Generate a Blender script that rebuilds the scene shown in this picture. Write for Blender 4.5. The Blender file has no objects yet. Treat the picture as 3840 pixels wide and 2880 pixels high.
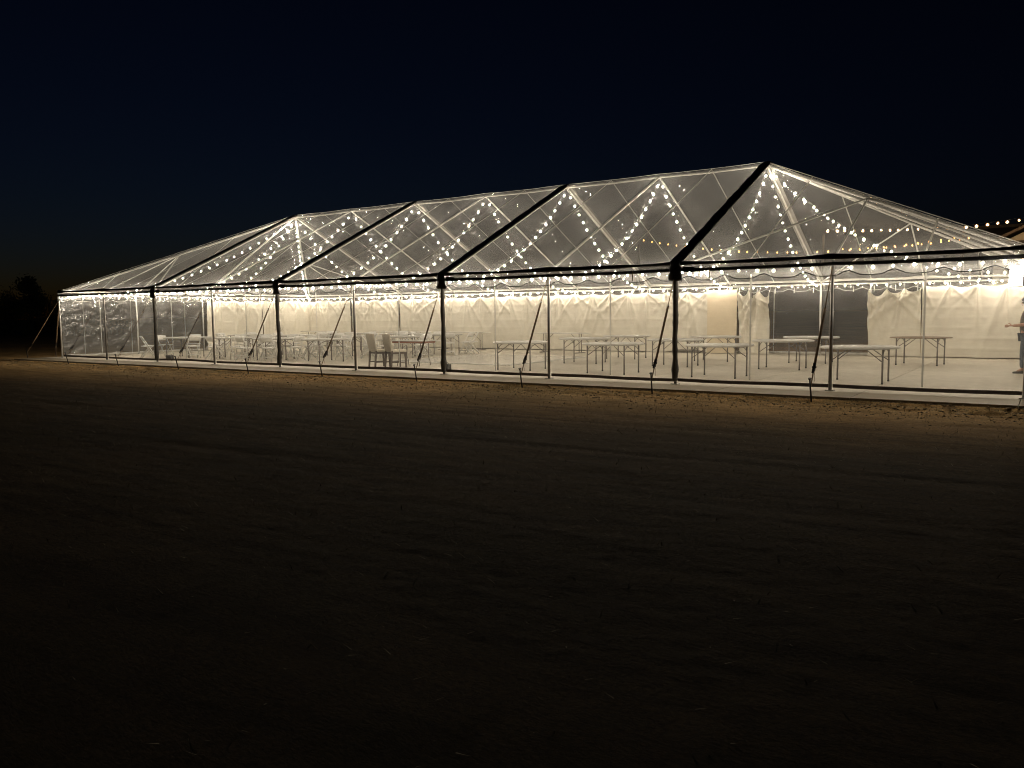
import bpy, math, random
import numpy as np
from mathutils import Vector, Matrix

sc = bpy.context.scene
COL = sc.collection
R = math.radians
random.seed(7)

# ------------------------------------------------------------------ camera
def setup_camera():
    loc = np.array([30.8885, -15.66, 1.4945])
    yaw, pit, roll, f = -.5938, -.0874, -.0107, 3029.0
    fw = np.array([math.sin(yaw)*math.cos(pit), math.cos(yaw)*math.cos(pit), math.sin(pit)])
    r = np.array([math.cos(yaw), -math.sin(yaw), 0.0])
    u = np.cross(r, fw)
    c, s = math.cos(roll), math.sin(roll)
    r2, u2 = c*r + s*u, -s*r + c*u
    cd = bpy.data.cameras.new('camera')
    cd.sensor_fit = 'HORIZONTAL'; cd.sensor_width = 36.0
    cd.lens = f/3840*36.0
    cd.clip_start = .1; cd.clip_end = 3000
    co = bpy.data.objects.new('camera', cd); COL.objects.link(co)
    m = Matrix(((r2[0], u2[0], -fw[0], loc[0]), (r2[1], u2[1], -fw[1], loc[1]), (r2[2], u2[2], -fw[2], loc[2]), (0, 0, 0, 1)))
    co.matrix_world = m
    sc.camera = co
setup_camera()

# ------------------------------------------------------------------ night sky
SKY_STRENGTH = 0.06
SUN_EL, SUN_ROT = R(-4.2), R(-55)
w = bpy.data.worlds.new('World'); sc.world = w; w.use_nodes = True
nt = w.node_tree; nt.nodes.clear()
wo = nt.nodes.new('ShaderNodeOutputWorld'); bg = nt.nodes.new('ShaderNodeBackground')
sky = nt.nodes.new('ShaderNodeTexSky'); sky.sky_type = 'NISHITA'; sky.sun_disc = False
sky.sun_elevation = SUN_EL; sky.sun_rotation = SUN_ROT
sky.air_density = 1.0; sky.dust_density = .15; sky.ozone_density = 2.2
bg.inputs['Strength'].default_value = SKY_STRENGTH
tint = nt.nodes.new('ShaderNodeMixRGB'); tint.blend_type = 'MULTIPLY'; tint.inputs[0].default_value = 1.0; tint.inputs[2].default_value = (.58, .80, 1.0, 1)   # cool white balance of the night sky
nt.links.new(sky.outputs[0], tint.inputs[1]); nt.links.new(tint.outputs[0], bg.inputs[0]); nt.links.new(bg.outputs[0], wo.inputs[0])

vs = sc.view_settings
vs.view_transform = 'Standard'; vs.look = 'None'; vs.exposure = 0.0; vs.gamma = 1.0; vs.use_curve_mapping = False
cy = sc.cycles
cy.max_bounces = 7; cy.diffuse_bounces = 3; cy.glossy_bounces = 3; cy.transmission_bounces = 4
cy.transparent_max_bounces = 24; cy.sample_clamp_indirect = 3.0; cy.caustics_reflective = False; cy.caustics_refractive = False
cy.use_light_tree = True; cy.filter_width = 1.0

BULB = 545.0          # radiance of the white string bulbs
BULB_COL = (1.0, .86, .67)

# ------------------------------------------------------------------ materials
def nodes(name):
    m = bpy.data.materials.new(name); m.use_nodes = True
    t = m.node_tree; t.nodes.clear()
    o = t.nodes.new('ShaderNodeOutputMaterial')
    return m, t, o
def N(t, k, **kw):
    n = t.nodes.new(k)
    for a, b in kw.items():
        if a in n.inputs: n.inputs[a].default_value = b
        else: setattr(n, a, b)
    return n
def L(t, a, b): t.links.new(a, b)
def ramp(t, src, stops):
    r = t.nodes.new('ShaderNodeValToRGB')
    e = r.color_ramp.elements
    while len(e) < len(stops): e.new(.5)
    for q, (p, c) in zip(e, stops):
        q.position = p; q.color = (*c, 1) if len(c) == 3 else c
    L(t, src, r.inputs[0]); return r
def noise(t, scale, detail=4, rough=.55, vec=None, dist=0):
    n = N(t, 'ShaderNodeTexNoise'); n.inputs['Scale'].default_value = scale
    n.inputs['Detail'].default_value = detail; n.inputs['Roughness'].default_value = rough; n.inputs['Distortion'].default_value = dist
    if vec is not None: L(t, vec, n.inputs['Vector'])
    return n
def coords(t, scale=(1, 1, 1), kind='Object', rot=(0, 0, 0)):
    tc = N(t, 'ShaderNodeTexCoord'); mp = N(t, 'ShaderNodeMapping')
    mp.inputs['Scale'].default_value = scale; mp.inputs['Rotation'].default_value = rot
    L(t, tc.outputs[kind], mp.inputs[0]); return mp.outputs[0]

def plain(name, c1, c2, rough=.6, scale=8, metal=0, bump=0, bscale=40, stretch=(1, 1, 1), spec=.5):
    m, t, o = nodes(name)
    v = coords(t, stretch)
    n = noise(t, scale, 5, .6, v)
    cr = ramp(t, n.outputs[0], [(.3, c1), (.7, c2)])
    b = N(t, 'ShaderNodeBsdfPrincipled'); b.inputs['Roughness'].default_value = rough; b.inputs['Metallic'].default_value = metal
    b.inputs['Specular IOR Level'].default_value = spec
    L(t, cr.outputs[0], b.inputs['Base Color'])
    n2 = noise(t, scale*2.3, 3, .5, v)
    rr = N(t, 'ShaderNodeMapRange'); rr.inputs[3].default_value = max(0, rough-.08); rr.inputs[4].default_value = min(1, rough+.1)
    L(t, n2.outputs[0], rr.inputs[0]); L(t, rr.outputs[0], b.inputs['Roughness'])
    if bump:
        nb = noise(t, bscale, 4, .6, v); bp = N(t, 'ShaderNodeBump'); bp.inputs['Strength'].default_value = bump; bp.inputs['Distance'].default_value = .02
        L(t, nb.outputs[0], bp.inputs['Height']); L(t, bp.outputs[0], b.inputs['Normal'])
    L(t, b.outputs[0], o.inputs[0]); return m

def vinyl(name, haze=.14, stretch=(1, 1, 1), wrinkle=.35, tint=(.97, .97, .95), scat=.10, base=.05, rough=.10, graze=.45):
    """clear PVC: mostly see-through, a little milky haze and scratches, a gloss, and a soft forward-scatter lobe"""
    m, t, o = nodes(name)
    v = coords(t, stretch)
    n1 = noise(t, 1.1, 6, .68, v, .6); n2 = noise(t, 14, 3, .6, coords(t, (stretch[0]*.25, stretch[1]*2, stretch[2]*2)))
    mul = N(t, 'ShaderNodeMath', operation='MULTIPLY'); L(t, n1.outputs[0], mul.inputs[0]); L(t, n2.outputs[0], mul.inputs[1])
    mr = N(t, 'ShaderNodeMapRange'); mr.inputs[1].default_value = .1; mr.inputs[2].default_value = .45
    mr.inputs[3].default_value = haze*.68; mr.inputs[4].default_value = haze*1.42
    L(t, mul.outputs[0], mr.inputs[0])
    nb = noise(t, 3.2, 5, .6, v, 1.2); bp = N(t, 'ShaderNodeBump'); bp.inputs['Strength'].default_value = wrinkle; bp.inputs['Distance'].default_value = .03
    L(t, nb.outputs[0], bp.inputs['Height'])
    tr = N(t, 'ShaderNodeBsdfTransparent'); tr.inputs[0].default_value = (*tint, 1)
    df = N(t, 'ShaderNodeBsdfDiffuse'); df.inputs[0].default_value = (.78, .80, .82, 1)
    tl = N(t, 'ShaderNodeBsdfTranslucent'); tl.inputs[0].default_value = (.78, .80, .82, 1)
    hz = N(t, 'ShaderNodeMixShader'); hz.inputs[0].default_value = .55; L(t, df.outputs[0], hz.inputs[1]); L(t, tl.outputs[0], hz.inputs[2])
    rf = N(t, 'ShaderNodeBsdfRefraction'); rf.inputs['Color'].default_value = (1, 1, 1, 1); rf.inputs['IOR'].default_value = 1.05; rf.inputs['Roughness'].default_value = 1.0
    m0 = N(t, 'ShaderNodeMixShader'); m0.inputs[0].default_value = scat; L(t, tr.outputs[0], m0.inputs[1]); L(t, rf.outputs[0], m0.inputs[2])
    m1 = N(t, 'ShaderNodeMixShader'); L(t, mr.outputs[0], m1.inputs[0]); L(t, m0.outputs[0], m1.inputs[1]); L(t, hz.outputs[0], m1.inputs[2])
    gl = N(t, 'ShaderNodeBsdfGlossy'); gl.inputs['Roughness'].default_value = rough; L(t, bp.outputs[0], gl.inputs['Normal'])
    lw = N(t, 'ShaderNodeLayerWeight'); lw.inputs[0].default_value = .5; pw = N(t, 'ShaderNodeMath', operation='POWER'); L(t, lw.outputs['Facing'], pw.inputs[0]); pw.inputs[1].default_value = 4.0
    fr = N(t, 'ShaderNodeMapRange'); fr.inputs[3].default_value = base; fr.inputs[4].default_value = graze; L(t, pw.outputs[0], fr.inputs[0])
    m2 = N(t, 'ShaderNodeMixShader'); L(t, fr.outputs[0], m2.inputs[0]); L(t, m1.outputs[0], m2.inputs[1]); L(t, gl.outputs[0], m2.inputs[2])
    L(t, m2.outputs[0], o.inputs[0]); return m

def cloth(name, c1, c2, trans=.18, scale=3, weave=0, gloss=.62):
    m, t, o = nodes(name)
    v = coords(t)
    n = noise(t, scale, 5, .6, v); cr = ramp(t, n.outputs[0], [(.3, c1), (.75, c2)])
    df = N(t, 'ShaderNodeBsdfPrincipled'); df.inputs['Roughness'].default_value = gloss; df.inputs['Specular IOR Level'].default_value = .5
    L(t, cr.outputs[0], df.inputs['Base Color'])
    tl = N(t, 'ShaderNodeBsdfTranslucent'); L(t, cr.outputs[0], tl.inputs[0])
    nb = noise(t, 55 if weave else 9, 4, .6, v); bp = N(t, 'ShaderNodeBump'); bp.inputs['Strength'].default_value = .25; bp.inputs['Distance'].default_value = .01
    L(t, nb.outputs[0], bp.inputs['Height']); L(t, bp.outputs[0], df.inputs['Normal'])
    mx = N(t, 'ShaderNodeMixShader'); mx.inputs[0].default_value = trans
    L(t, df.outputs[0], mx.inputs[1]); L(t, tl.outputs[0], mx.inputs[2]); L(t, mx.outputs[0], o.inputs[0]); return m

def emit(name, col, k):
    m, t, o = nodes(name)
    e = N(t, 'ShaderNodeEmission'); e.inputs[0].default_value = (*col, 1); e.inputs[1].default_value = k
    L(t, e.outputs[0], o.inputs[0]); return m

def halo_shell(name, col, k):  # faint glowing shell added round a bulb to paint its halo
    m, t, o = nodes(name)
    a = N(t, 'ShaderNodeAddShader'); tr = N(t, 'ShaderNodeBsdfTransparent'); e = N(t, 'ShaderNodeEmission'); e.inputs[0].default_value = (*col, 1); e.inputs[1].default_value = k
    L(t, tr.outputs[0], a.inputs[0]); L(t, e.outputs[0], a.inputs[1]); L(t, a.outputs[0], o.inputs[0])
    m.cycles.emission_sampling = 'NONE'
    return m

def ground_mat():
    m, t, o = nodes('dry_ground')
    v = coords(t)
    vx = coords(t, (.35, 2.2, 1), rot=(0, 0, R(4)))
    a = noise(t, .22, 6, .6, v); b_ = noise(t, 2.6, 8, .7, vx, .5); c = noise(t, 38, 5, .7, v)
    c1 = ramp(t, b_.outputs[0], [(.30, (.15, .108, .056)), (.48, (.27, .20, .108)), (.68, (.39, .30, .17))])
    c2 = ramp(t, c.outputs[0], [(.34, (.5, .5, .5)), (.66, (1.25, 1.22, 1.15))])
    c3 = ramp(t, a.outputs[0], [(.35, (.7, .72, .7)), (.65, (1.1, 1.05, 1))])
    mx = N(t, 'ShaderNodeMixRGB', blend_type='MULTIPLY'); mx.inputs[0].default_value = 1; L(t, c1.outputs[0], mx.inputs[1]); L(t, c2.outputs[0], mx.inputs[2])
    my = N(t, 'ShaderNodeMixRGB', blend_type='MULTIPLY'); my.inputs[0].default_value = 1; L(t, mx.outputs[0], my.inputs[1]); L(t, c3.outputs[0], my.inputs[2])
    # pale sandy fill by the pad, darker turf beyond, tent light falloff painted in
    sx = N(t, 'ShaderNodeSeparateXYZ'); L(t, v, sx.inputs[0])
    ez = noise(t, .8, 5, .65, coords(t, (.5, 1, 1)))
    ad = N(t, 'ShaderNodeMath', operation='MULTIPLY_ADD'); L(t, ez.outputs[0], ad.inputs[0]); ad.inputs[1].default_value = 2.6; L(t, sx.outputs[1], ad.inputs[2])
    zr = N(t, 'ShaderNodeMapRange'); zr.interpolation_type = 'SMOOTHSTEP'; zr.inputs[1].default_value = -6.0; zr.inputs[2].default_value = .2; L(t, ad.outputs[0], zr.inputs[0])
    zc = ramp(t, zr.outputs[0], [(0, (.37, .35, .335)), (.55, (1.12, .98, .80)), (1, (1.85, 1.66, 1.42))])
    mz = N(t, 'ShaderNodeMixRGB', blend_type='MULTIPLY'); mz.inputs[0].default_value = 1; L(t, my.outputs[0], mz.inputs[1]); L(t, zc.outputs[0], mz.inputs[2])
    bs = N(t, 'ShaderNodeBsdfPrincipled'); bs.inputs['Roughness'].default_value = .95; bs.inputs['Specular IOR Level'].default_value = .1
    L(t, mz.outputs[0], bs.inputs['Base Color'])
    nb = noise(t, 30, 9, .8, coords(t, (.6, 1.3, 1))); bp = N(t, 'ShaderNodeBump'); bp.inputs['Strength'].default_value = .7; bp.inputs['Distance'].default_value = .04
    L(t, nb.outputs[0], bp.inputs['Height']); L(t, bp.outputs[0], bs.inputs['Normal'])
    L(t, bs.outputs[0], o.inputs[0]); return m

def concrete_mat():
    m, t, o = nodes('concrete')
    tc = N(t, 'ShaderNodeNewGeometry'); v = tc.outputs['Position']
    a = noise(t, .5, 6, .6, v); b_ = noise(t, 6, 6, .65, v)
    c1 = ramp(t, a.outputs[0], [(.3, (.53, .485, .405)), (.7, (.66, .615, .525))])
    c2 = ramp(t, b_.outputs[0], [(.3, (.86, .86, .85)), (.7, (1.06, 1.05, 1.03))])
    mx = N(t, 'ShaderNodeMixRGB', blend_type='MULTIPLY'); mx.inputs[0].default_value = 1; L(t, c1.outputs[0], mx.inputs[1]); L(t, c2.outputs[0], mx.inputs[2])
    # darker, browner tone on the apron outside the tent
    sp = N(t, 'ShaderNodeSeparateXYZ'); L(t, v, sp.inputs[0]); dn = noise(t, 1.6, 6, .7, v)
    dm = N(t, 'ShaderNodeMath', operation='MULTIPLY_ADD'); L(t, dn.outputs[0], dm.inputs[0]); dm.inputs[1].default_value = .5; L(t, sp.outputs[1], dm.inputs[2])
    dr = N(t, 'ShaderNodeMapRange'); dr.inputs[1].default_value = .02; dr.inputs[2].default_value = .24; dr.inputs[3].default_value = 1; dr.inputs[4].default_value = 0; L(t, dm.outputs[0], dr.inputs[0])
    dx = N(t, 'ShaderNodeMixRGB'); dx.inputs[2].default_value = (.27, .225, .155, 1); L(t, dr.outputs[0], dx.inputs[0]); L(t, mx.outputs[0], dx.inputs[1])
    bs = N(t, 'ShaderNodeBsdfPrincipled'); bs.inputs['Roughness'].default_value = .62; bs.inputs['Specular IOR Level'].default_value = .35
    L(t, dx.outputs[0], bs.inputs['Base Color'])
    nb = noise(t, 60, 4, .6, v); bp = N(t, 'ShaderNodeBump'); bp.inputs['Strength'].default_value = .15; bp.inputs['Distance'].default_value = .01
    L(t, nb.outputs[0], bp.inputs['Height']); L(t, bp.outputs[0], bs.inputs['Normal'])
    L(t, bs.outputs[0], o.inputs[0]); return m

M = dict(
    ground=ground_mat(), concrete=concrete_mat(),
    roof=vinyl('roof_vinyl', .155, (1, 1, 1), .10, scat=.025, base=.014, rough=.10, graze=.14),
    wall=vinyl('clear_sidewall_vinyl', .10, (1, 1, 1), .15, scat=.025, base=.02, rough=.12, graze=.25),
    crinkle=vinyl('crinkled_sidewall_vinyl', .08, (1, 1, 1), .5, scat=0, base=.08, rough=.17),
    seam=cloth('seam_tape', (.62, .61, .58), (.74, .73, .70), .45),
    sleeve=plain('faded_black_sleeve', (.035, .032, .028), (.075, .068, .058), .55, 9, 0, .6, 16),
    covlin=cloth('pale_cover_lining', (.26, .255, .24), (.34, .335, .315), .05),
    black=plain('black_vinyl_cover', (.010, .010, .011), (.022, .021, .021), .45, 6, 0, .5, 14),
    liner=cloth('white_cover_liner', (.44, .43, .40), (.54, .53, .50), .05),
    alu=plain('painted_aluminium', (.52, .51, .49), (.66, .65, .62), .42, 5, .15),
    alu_backlit=plain('backlit_aluminium', (.20, .19, .185), (.30, .285, .27), .38, 5, .5),  # darker copy of alu, backlit look painted onto front poles and beams
    steel=plain('dark_steel', (.030, .028, .026), (.075, .066, .058), .5, 12, .6),
    curtain=cloth('white_curtain_vinyl', (.70, .66, .57), (.78, .745, .655), .10, gloss=.36),
    beige=cloth('cream_canvas', (.67, .575, .42), (.73, .635, .48), .10, 4, 1),
    hem=plain('black_hem', (.085, .066, .066), (.14, .112, .110), .5, 9),
    trim_backlit=plain('valance_trim', (.05, .045, .04), (.09, .08, .075), .6, 12),  # front trim coloured dark as if backlit, other sides stay pale
    strap=plain('tan_webbing', (.17, .115, .065), (.26, .18, .105), .85, 30),
    tabletop=plain('white_plastic_top', (.50, .485, .45), (.60, .585, .545), .42, 4, 0, .1, 60),
    leg=plain('grey_steel_leg', (.18, .162, .148), (.25, .226, .208), .42, 10, .3),
    resin=plain('white_resin', (.68, .67, .64), (.80, .79, .76), .38, 6),
    pad=plain('white_seat_pad', (.66, .64, .60), (.76, .74, .70), .5, 6),
    linen=plain('linen_slipcover', (.36, .325, .26), (.46, .42, .345), .9, 60, 0, .3, 90),
    cushion=plain('cream_cushion', (.60, .55, .44), (.70, .65, .54), .85, 30),
    darkwood=plain('dark_wood', (.055, .038, .028), (.105, .075, .055), .45, 9, 0, .1, 30, (1, 1, 6)),
    redwood=plain('red_brown_edge', (.20, .075, .045), (.28, .11, .065), .5, 9),
    plywood=plain('plywood', (.17, .115, .07), (.25, .175, .11), .6, 9),
    dance=plain('gloss_white_panel', (.72, .70, .66), (.80, .785, .74), .10, 3),
    boxblack=plain('black_case', (.018, .018, .018), (.035, .034, .033), .5, 10),
    wire=plain('black_wire', (.012, .012, .012), (.02, .02, .02), .5, 10),
    bulb=emit('lit_bulb', BULB_COL, BULB),
    amber=emit('lit_amber_bulb', (1.0, .45, .12), 9.0),
    eavebulb=emit('lit_warm_bulb', (1.0, .66, .34), 110.0),
    flood=emit('lit_flood_lamp', (1.0, .92, .80), 60.0),
    halo=halo_shell('bulb_halo', (1.0, .84, .60), .16), amberhalo=halo_shell('amber_halo', (1.0, .45, .13), .22),  # added glow shells, a painted halo round the bulbs
    skin=plain('skin', (.36, .20, .14), (.44, .26, .18), .5, 12),
    shirt=plain('brown_grey_shirt', (.10, .085, .075), (.14, .12, .105), .85, 20, 0, .3, 30),
    jeans=plain('blue_grey_jeans', (.07, .085, .11), (.11, .13, .16), .85, 40, 0, .3, 60),
    shoe=plain('dark_shoe', (.018, .016, .015), (.035, .03, .028), .5, 10),
    cap=plain('dark_cap', (.025, .024, .026), (.045, .043, .045), .8, 20),
    hair=plain('dark_hair', (.015, .011, .009), (.03, .022, .017), .6, 60),
    stucco=plain('pale_stucco', (.42, .36, .25), (.50, .43, .31), .9, 5, 0, .4, 30),
    shingle=plain('brown_shingle', (.06, .042, .028), (.11, .08, .055), .9, 12, 0, .6, 12),
    fascia=plain('dark_fascia', (.035, .026, .018), (.06, .045, .032), .7, 10),
    glass=plain('dark_window_glass', (.01, .012, .015), (.02, .022, .026), .08, 3),
    bark=plain('bark', (.04, .03, .022), (.08, .06, .045), .9, 10, 0, .6, 20),
    leaf=plain('dark_leaf', (.020, .032, .014), (.045, .065, .028), .7, 3),
    straw=plain('straw', (.36, .29, .17), (.56, .47, .30), .9, 3),
    clod=plain('soil_clod', (.17, .13, .075), (.34, .27, .165), .95, 20, 0, .6, 40),
)

# ------------------------------------------------------------------ helpers
class MB:
    def __init__(s): s.v = []; s.f = []; s.sm = []
    def add(s, vs_, fs, smooth=False):
        k = len(s.v); s.v += [tuple(p) for p in vs_]
        s.f += [tuple(i+k for i in q) for q in fs]; s.sm += [smooth]*len(fs); return s
    def box(s, c, d, rot=None):
        hx, hy, hz = d[0]/2, d[1]/2, d[2]/2
        P = [Vector((x, y, z)) for z in (-hz, hz) for y in (-hy, hy) for x in (-hx, hx)]
        if rot is not None: P = [rot @ p for p in P]
        P = [p + Vector(c) for p in P]
        return s.add(P, [(0, 2, 3, 1), (4, 5, 7, 6), (0, 1, 5, 4), (2, 6, 7, 3), (0, 4, 6, 2), (1, 3, 7, 5)])
    def tube(s, pts, r, n=8, cap=True, flat=None):
        pts = [Vector(p) for p in pts]; rs = r if isinstance(r, (list, tuple)) else [r]*len(pts)
        V = []; F = []; prev = None
        for i, p in enumerate(pts):
            d = (pts[min(i+1, len(pts)-1)] - pts[max(i-1, 0)]).normalized()
            a = prev if prev is not None else (Vector((0, 0, 1)) if abs(d.z) < .95 else Vector((1, 0, 0)))
            x = (a - d*a.dot(d)).normalized(); prev = x; y = d.cross(x)
            for k in range(n):
                t = 2*math.pi*k/n
                q = x*math.cos(t)*rs[i] + y*math.sin(t)*rs[i]*(flat or 1)
                V.append(p+q)
        for i in range(len(pts)-1):
            for k in range(n):
                F.append((i*n+k, i*n+(k+1) % n, (i+1)*n+(k+1) % n, (i+1)*n+k))
        s.add(V, F, n > 5)
        if cap:
            m = len(s.v)-len(V)
            s.f += [tuple(m+k for k in reversed(range(n))), tuple(m+(len(pts)-1)*n+k for k in range(n))]; s.sm += [False, False]
        return s
    def lathe(s, prof, n=12, c=(0, 0, 0)):
        V = []; F = []
        for r, z in prof:
            for k in range(n):
                t = 2*math.pi*k/n; V.append((c[0]+r*math.cos(t), c[1]+r*math.sin(t), c[2]+z))
        for i in range(len(prof)-1):
            for k in range(n): F.append((i*n+k, i*n+(k+1) % n, (i+1)*n+(k+1) % n, (i+1)*n+k))
        return s.add(V, F, True)
    def grid(s, P, smooth=True):
        nu, nv = len(P), len(P[0])
        V = [p for row in P for p in row]
        F = [(i*nv+j, (i+1)*nv+j, (i+1)*nv+j+1, i*nv+j+1) for i in range(nu-1) for j in range(nv-1)]
        return s.add(V, F, smooth)
    def mesh(s, name, mat):
        me = bpy.data.meshes.new(name); me.from_pydata(s.v, [], s.f)
        me.polygons.foreach_set('use_smooth', s.sm); me.materials.append(mat); me.update(); return me
    def build(s, name, mat, parent=None, loc=(0, 0, 0)):
        return link(name, s.mesh(name, mat), parent, loc)
def link(name, data, parent=None, loc=(0, 0, 0)):
    o = bpy.data.objects.new(name, data); COL.objects.link(o); o.location = loc
    if parent is not None: o.parent = parent
    return o
def tag(o, label=None, cat=None, group=None, kind=None):
    for k, v in (('label', label), ('category', cat), ('group', group), ('kind', kind)):
        if v: o[k] = v
    return o
def thing(name, label, cat, loc=(0, 0, 0), rz=0, group=None):
    o = bpy.data.objects.new(name, None); COL.objects.link(o); o.location = loc; o.rotation_euler = (0, 0, rz)
    o.empty_display_size = .2
    return tag(o, label, cat, group)
def dup(o, parent=None):
    c = o.copy(); COL.objects.link(c)
    if parent is not None: c.parent = parent
    for ch in o.children: dup(ch, c)
    return c

# value noise in numpy
def _h(ix, iy, seed):
    n = (ix.astype(np.int64)*374761393 + iy.astype(np.int64)*668265263 + seed*1442695041) & 0xffffffff
    n = ((n ^ (n >> 13))*1274126177) & 0xffffffff
    return ((n ^ (n >> 16)) & 0xffff)/65535.0
def vn(x, y, seed=0):
    x = np.asarray(x, float); y = np.asarray(y, float)
    ix = np.floor(x); iy = np.floor(y); fx = x-ix; fy = y-iy
    fx = fx*fx*(3-2*fx); fy = fy*fy*(3-2*fy)
    a = _h(ix, iy, seed); b = _h(ix+1, iy, seed); c = _h(ix, iy+1, seed); d = _h(ix+1, iy+1, seed)
    return (a*(1-fx)+b*fx)*(1-fy) + (c*(1-fx)+d*fx)*fy
def fbm(x, y, o=4, seed=0, g=.5):
    v = 0; a = 1; tt = 0
    for k in range(o):
        v = v + a*(vn(x*2**k, y*2**k, seed+k*17)-.5); tt += a; a *= g
    return v/tt*2
ORD = ['first', 'second', 'third', 'fourth', 'fifth', 'sixth', 'seventh', 'eighth', 'ninth', 'tenth', 'eleventh']

# ------------------------------------------------------------------ tent dimensions
S = 3.048; NB = 10; LEN = S*NB; WID = S*4; HALF = WID/2
ZE, ZR = 2.47, 5.37          # roof skin at the eave and at the ridge
EAVE = 2.335
SLAB_X0, SLAB_X1, SLAB_Y0, SLAB_Y1 = 28.0-2.44*12, 28.0+2.44*3, -1.13, 13.4

# ------------------------------------------------------------------ ground
def ground_z(X, Y):
    z = np.full_like(X, -.095)
    near = np.exp(-((Y+1.55)/.42)**2)
    z += .03*fbm(X*.12, Y*.25, 3, 3)
    z += .010*fbm(X*.7, Y*3.0, 4, 11)*(1+.5*near)
    z += .028*np.abs(fbm(X*2.1, Y*5.5, 4, 23))*(.10+1.8*near) - .01
    z += .008*fbm(X*9, Y*15, 4, 41, .75)*(1+2.2*near)
    for y0 in (-3.6, -5.3, -7.9, -9.6):
        yc = y0+.25*np.sin(X*.13+y0)+.03*X-.6; z -= .011*np.exp(-((Y-yc)/.15)**2)*(1+.5*np.sin(X*38+Y*20))*np.clip(.55+1.6*fbm(X*.22, X*0+y0, 3, 91), 0, 1)
    z += .085*near*np.clip(fbm(X*1.3, Y*2.6, 5, 57, .6)+.12, 0, 1) + .03*near*np.clip(fbm(X*4.5, Y*7, 3, 63), -.2, 1)
    inside = (X > SLAB_X0-.03) & (X < SLAB_X1+.03) & (Y > SLAB_Y0-.04) & (Y < SLAB_Y1+.03)
    edge = (Y < SLAB_Y0) & (Y > SLAB_Y0-.10)
    z = np.where(edge, np.clip(z, -.04, -.018), z)
    z = np.where(inside, -.18, z)
    far = np.clip((np.hypot(X-20, Y) - 70)/60, 0, 1)
    return z*(1-far) - .115*far
def build_ground():
    def axis(lo, hi, st, a, b):
        c = list(np.arange(lo, hi+1e-6, st)); L_ = []; d = st; p = lo
        while p > a: d *= 1.22; p -= d; L_.append(p)
        H = []; d = st; p = hi
        while p < b: d *= 1.22; p += d; H.append(p)
        return np.array(L_[::-1] + c + H)
    xs = axis(-7, 34, .05, -900, 900); ys = axis(-12.5, -1.0, .045, -300, 1200)
    X, Y = np.meshgrid(xs, ys, indexing='ij'); Z = ground_z(X, Y)
    nx, ny = X.shape
    V = np.stack([X, Y, Z], -1).reshape(-1, 3)
    i = np.arange(nx*ny).reshape(nx, ny)
    F = np.stack([i[:-1, :-1], i[1:, :-1], i[1:, 1:], i[:-1, 1:]], -1).reshape(-1, 4)
    me = bpy.data.meshes.new('ground')
    me.vertices.add(len(V)); me.vertices.foreach_set('co', V.ravel())
    me.loops.add(F.size); me.loops.foreach_set('vertex_index', F.ravel())
    me.polygons.add(len(F)); me.polygons.foreach_set('loop_start', np.arange(0, F.size, 4)); me.polygons.foreach_set('use_smooth', np.ones(len(F), bool))
    me.update(calc_edges=True); me.validate()
    me.materials.append(M['ground'])
    tag(link('ground', me), kind='structure', label='dry brown earth and dead grass fading into the dark')
build_ground()

def build_slab():
    root = tag(thing('concrete_slab', 'pale concrete pad with saw-cut joints under the tent', None, (0, 0, -.1)), kind='structure')
    g = .011; data = {}
    ys = [SLAB_Y0, 6.1, SLAB_Y1]
    for i in range(15):
        for j in range(2):
            hy = ys[j+1]-ys[j]
            if j not in data: data[j] = None
            x0 = SLAB_X0+2.44*i
            if data[j] is None:
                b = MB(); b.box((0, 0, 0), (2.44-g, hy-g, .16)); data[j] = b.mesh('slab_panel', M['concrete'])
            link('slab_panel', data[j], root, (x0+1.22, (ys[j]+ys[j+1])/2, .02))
    b = MB(); b.box((0, 0, 0), (SLAB_X1-SLAB_X0-.02, SLAB_Y1-SLAB_Y0-.02, .08))
    b.build('joint_bed', M['steel'], root, ((SLAB_X0+SLAB_X1)/2, (SLAB_Y0+SLAB_Y1)/2, .03))
build_slab()

# ------------------------------------------------------------------ tent
tent = thing('clear_frame_tent', 'long hipped frame tent with clear vinyl roof and walls on a concrete pad', 'tent')

def roof_h(x, y): return ZE + (ZR-ZE)*max(0, min(y, WID-y, x, LEN-x))/HALF
def roof_pt(x, y, off=0., sag=True):
    z = roof_h(x, y)
    if sag:
        f = abs(math.sin(math.pi*(x/S))) if S*2 < x < LEN-S*2 and min(y, WID-y) < min(x, LEN-x) else .35*abs(math.sin(math.pi*x/S))*abs(math.sin(math.pi*y/S))
        t = min(y, WID-y)/HALF
        z -= f*(.045*(1-t)*4*t+.022)
        z += .012*float(fbm(x*1.7, y*1.7, 3, 5))
    return (x, y, z+off)

def strip(pts, half, off=0., nrm=None, b=None, wob=0.):
    """flat ribbon that follows a polyline; half = half-width vector"""
    b = b or MB(); P = []
    h = Vector(half)
    for i, p in enumerate(pts):
        w_ = 1+wob*math.sin(i*2.1+p[0])*.5+wob*.5*math.sin(i*.9)
        P.append([Vector(p)-h*w_+Vector((0, 0, off)), Vector(p)+Vector((0, 0, off*1.25)), Vector(p)+h*w_+Vector((0, 0, off))])
    b.grid(P); return b

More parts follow.
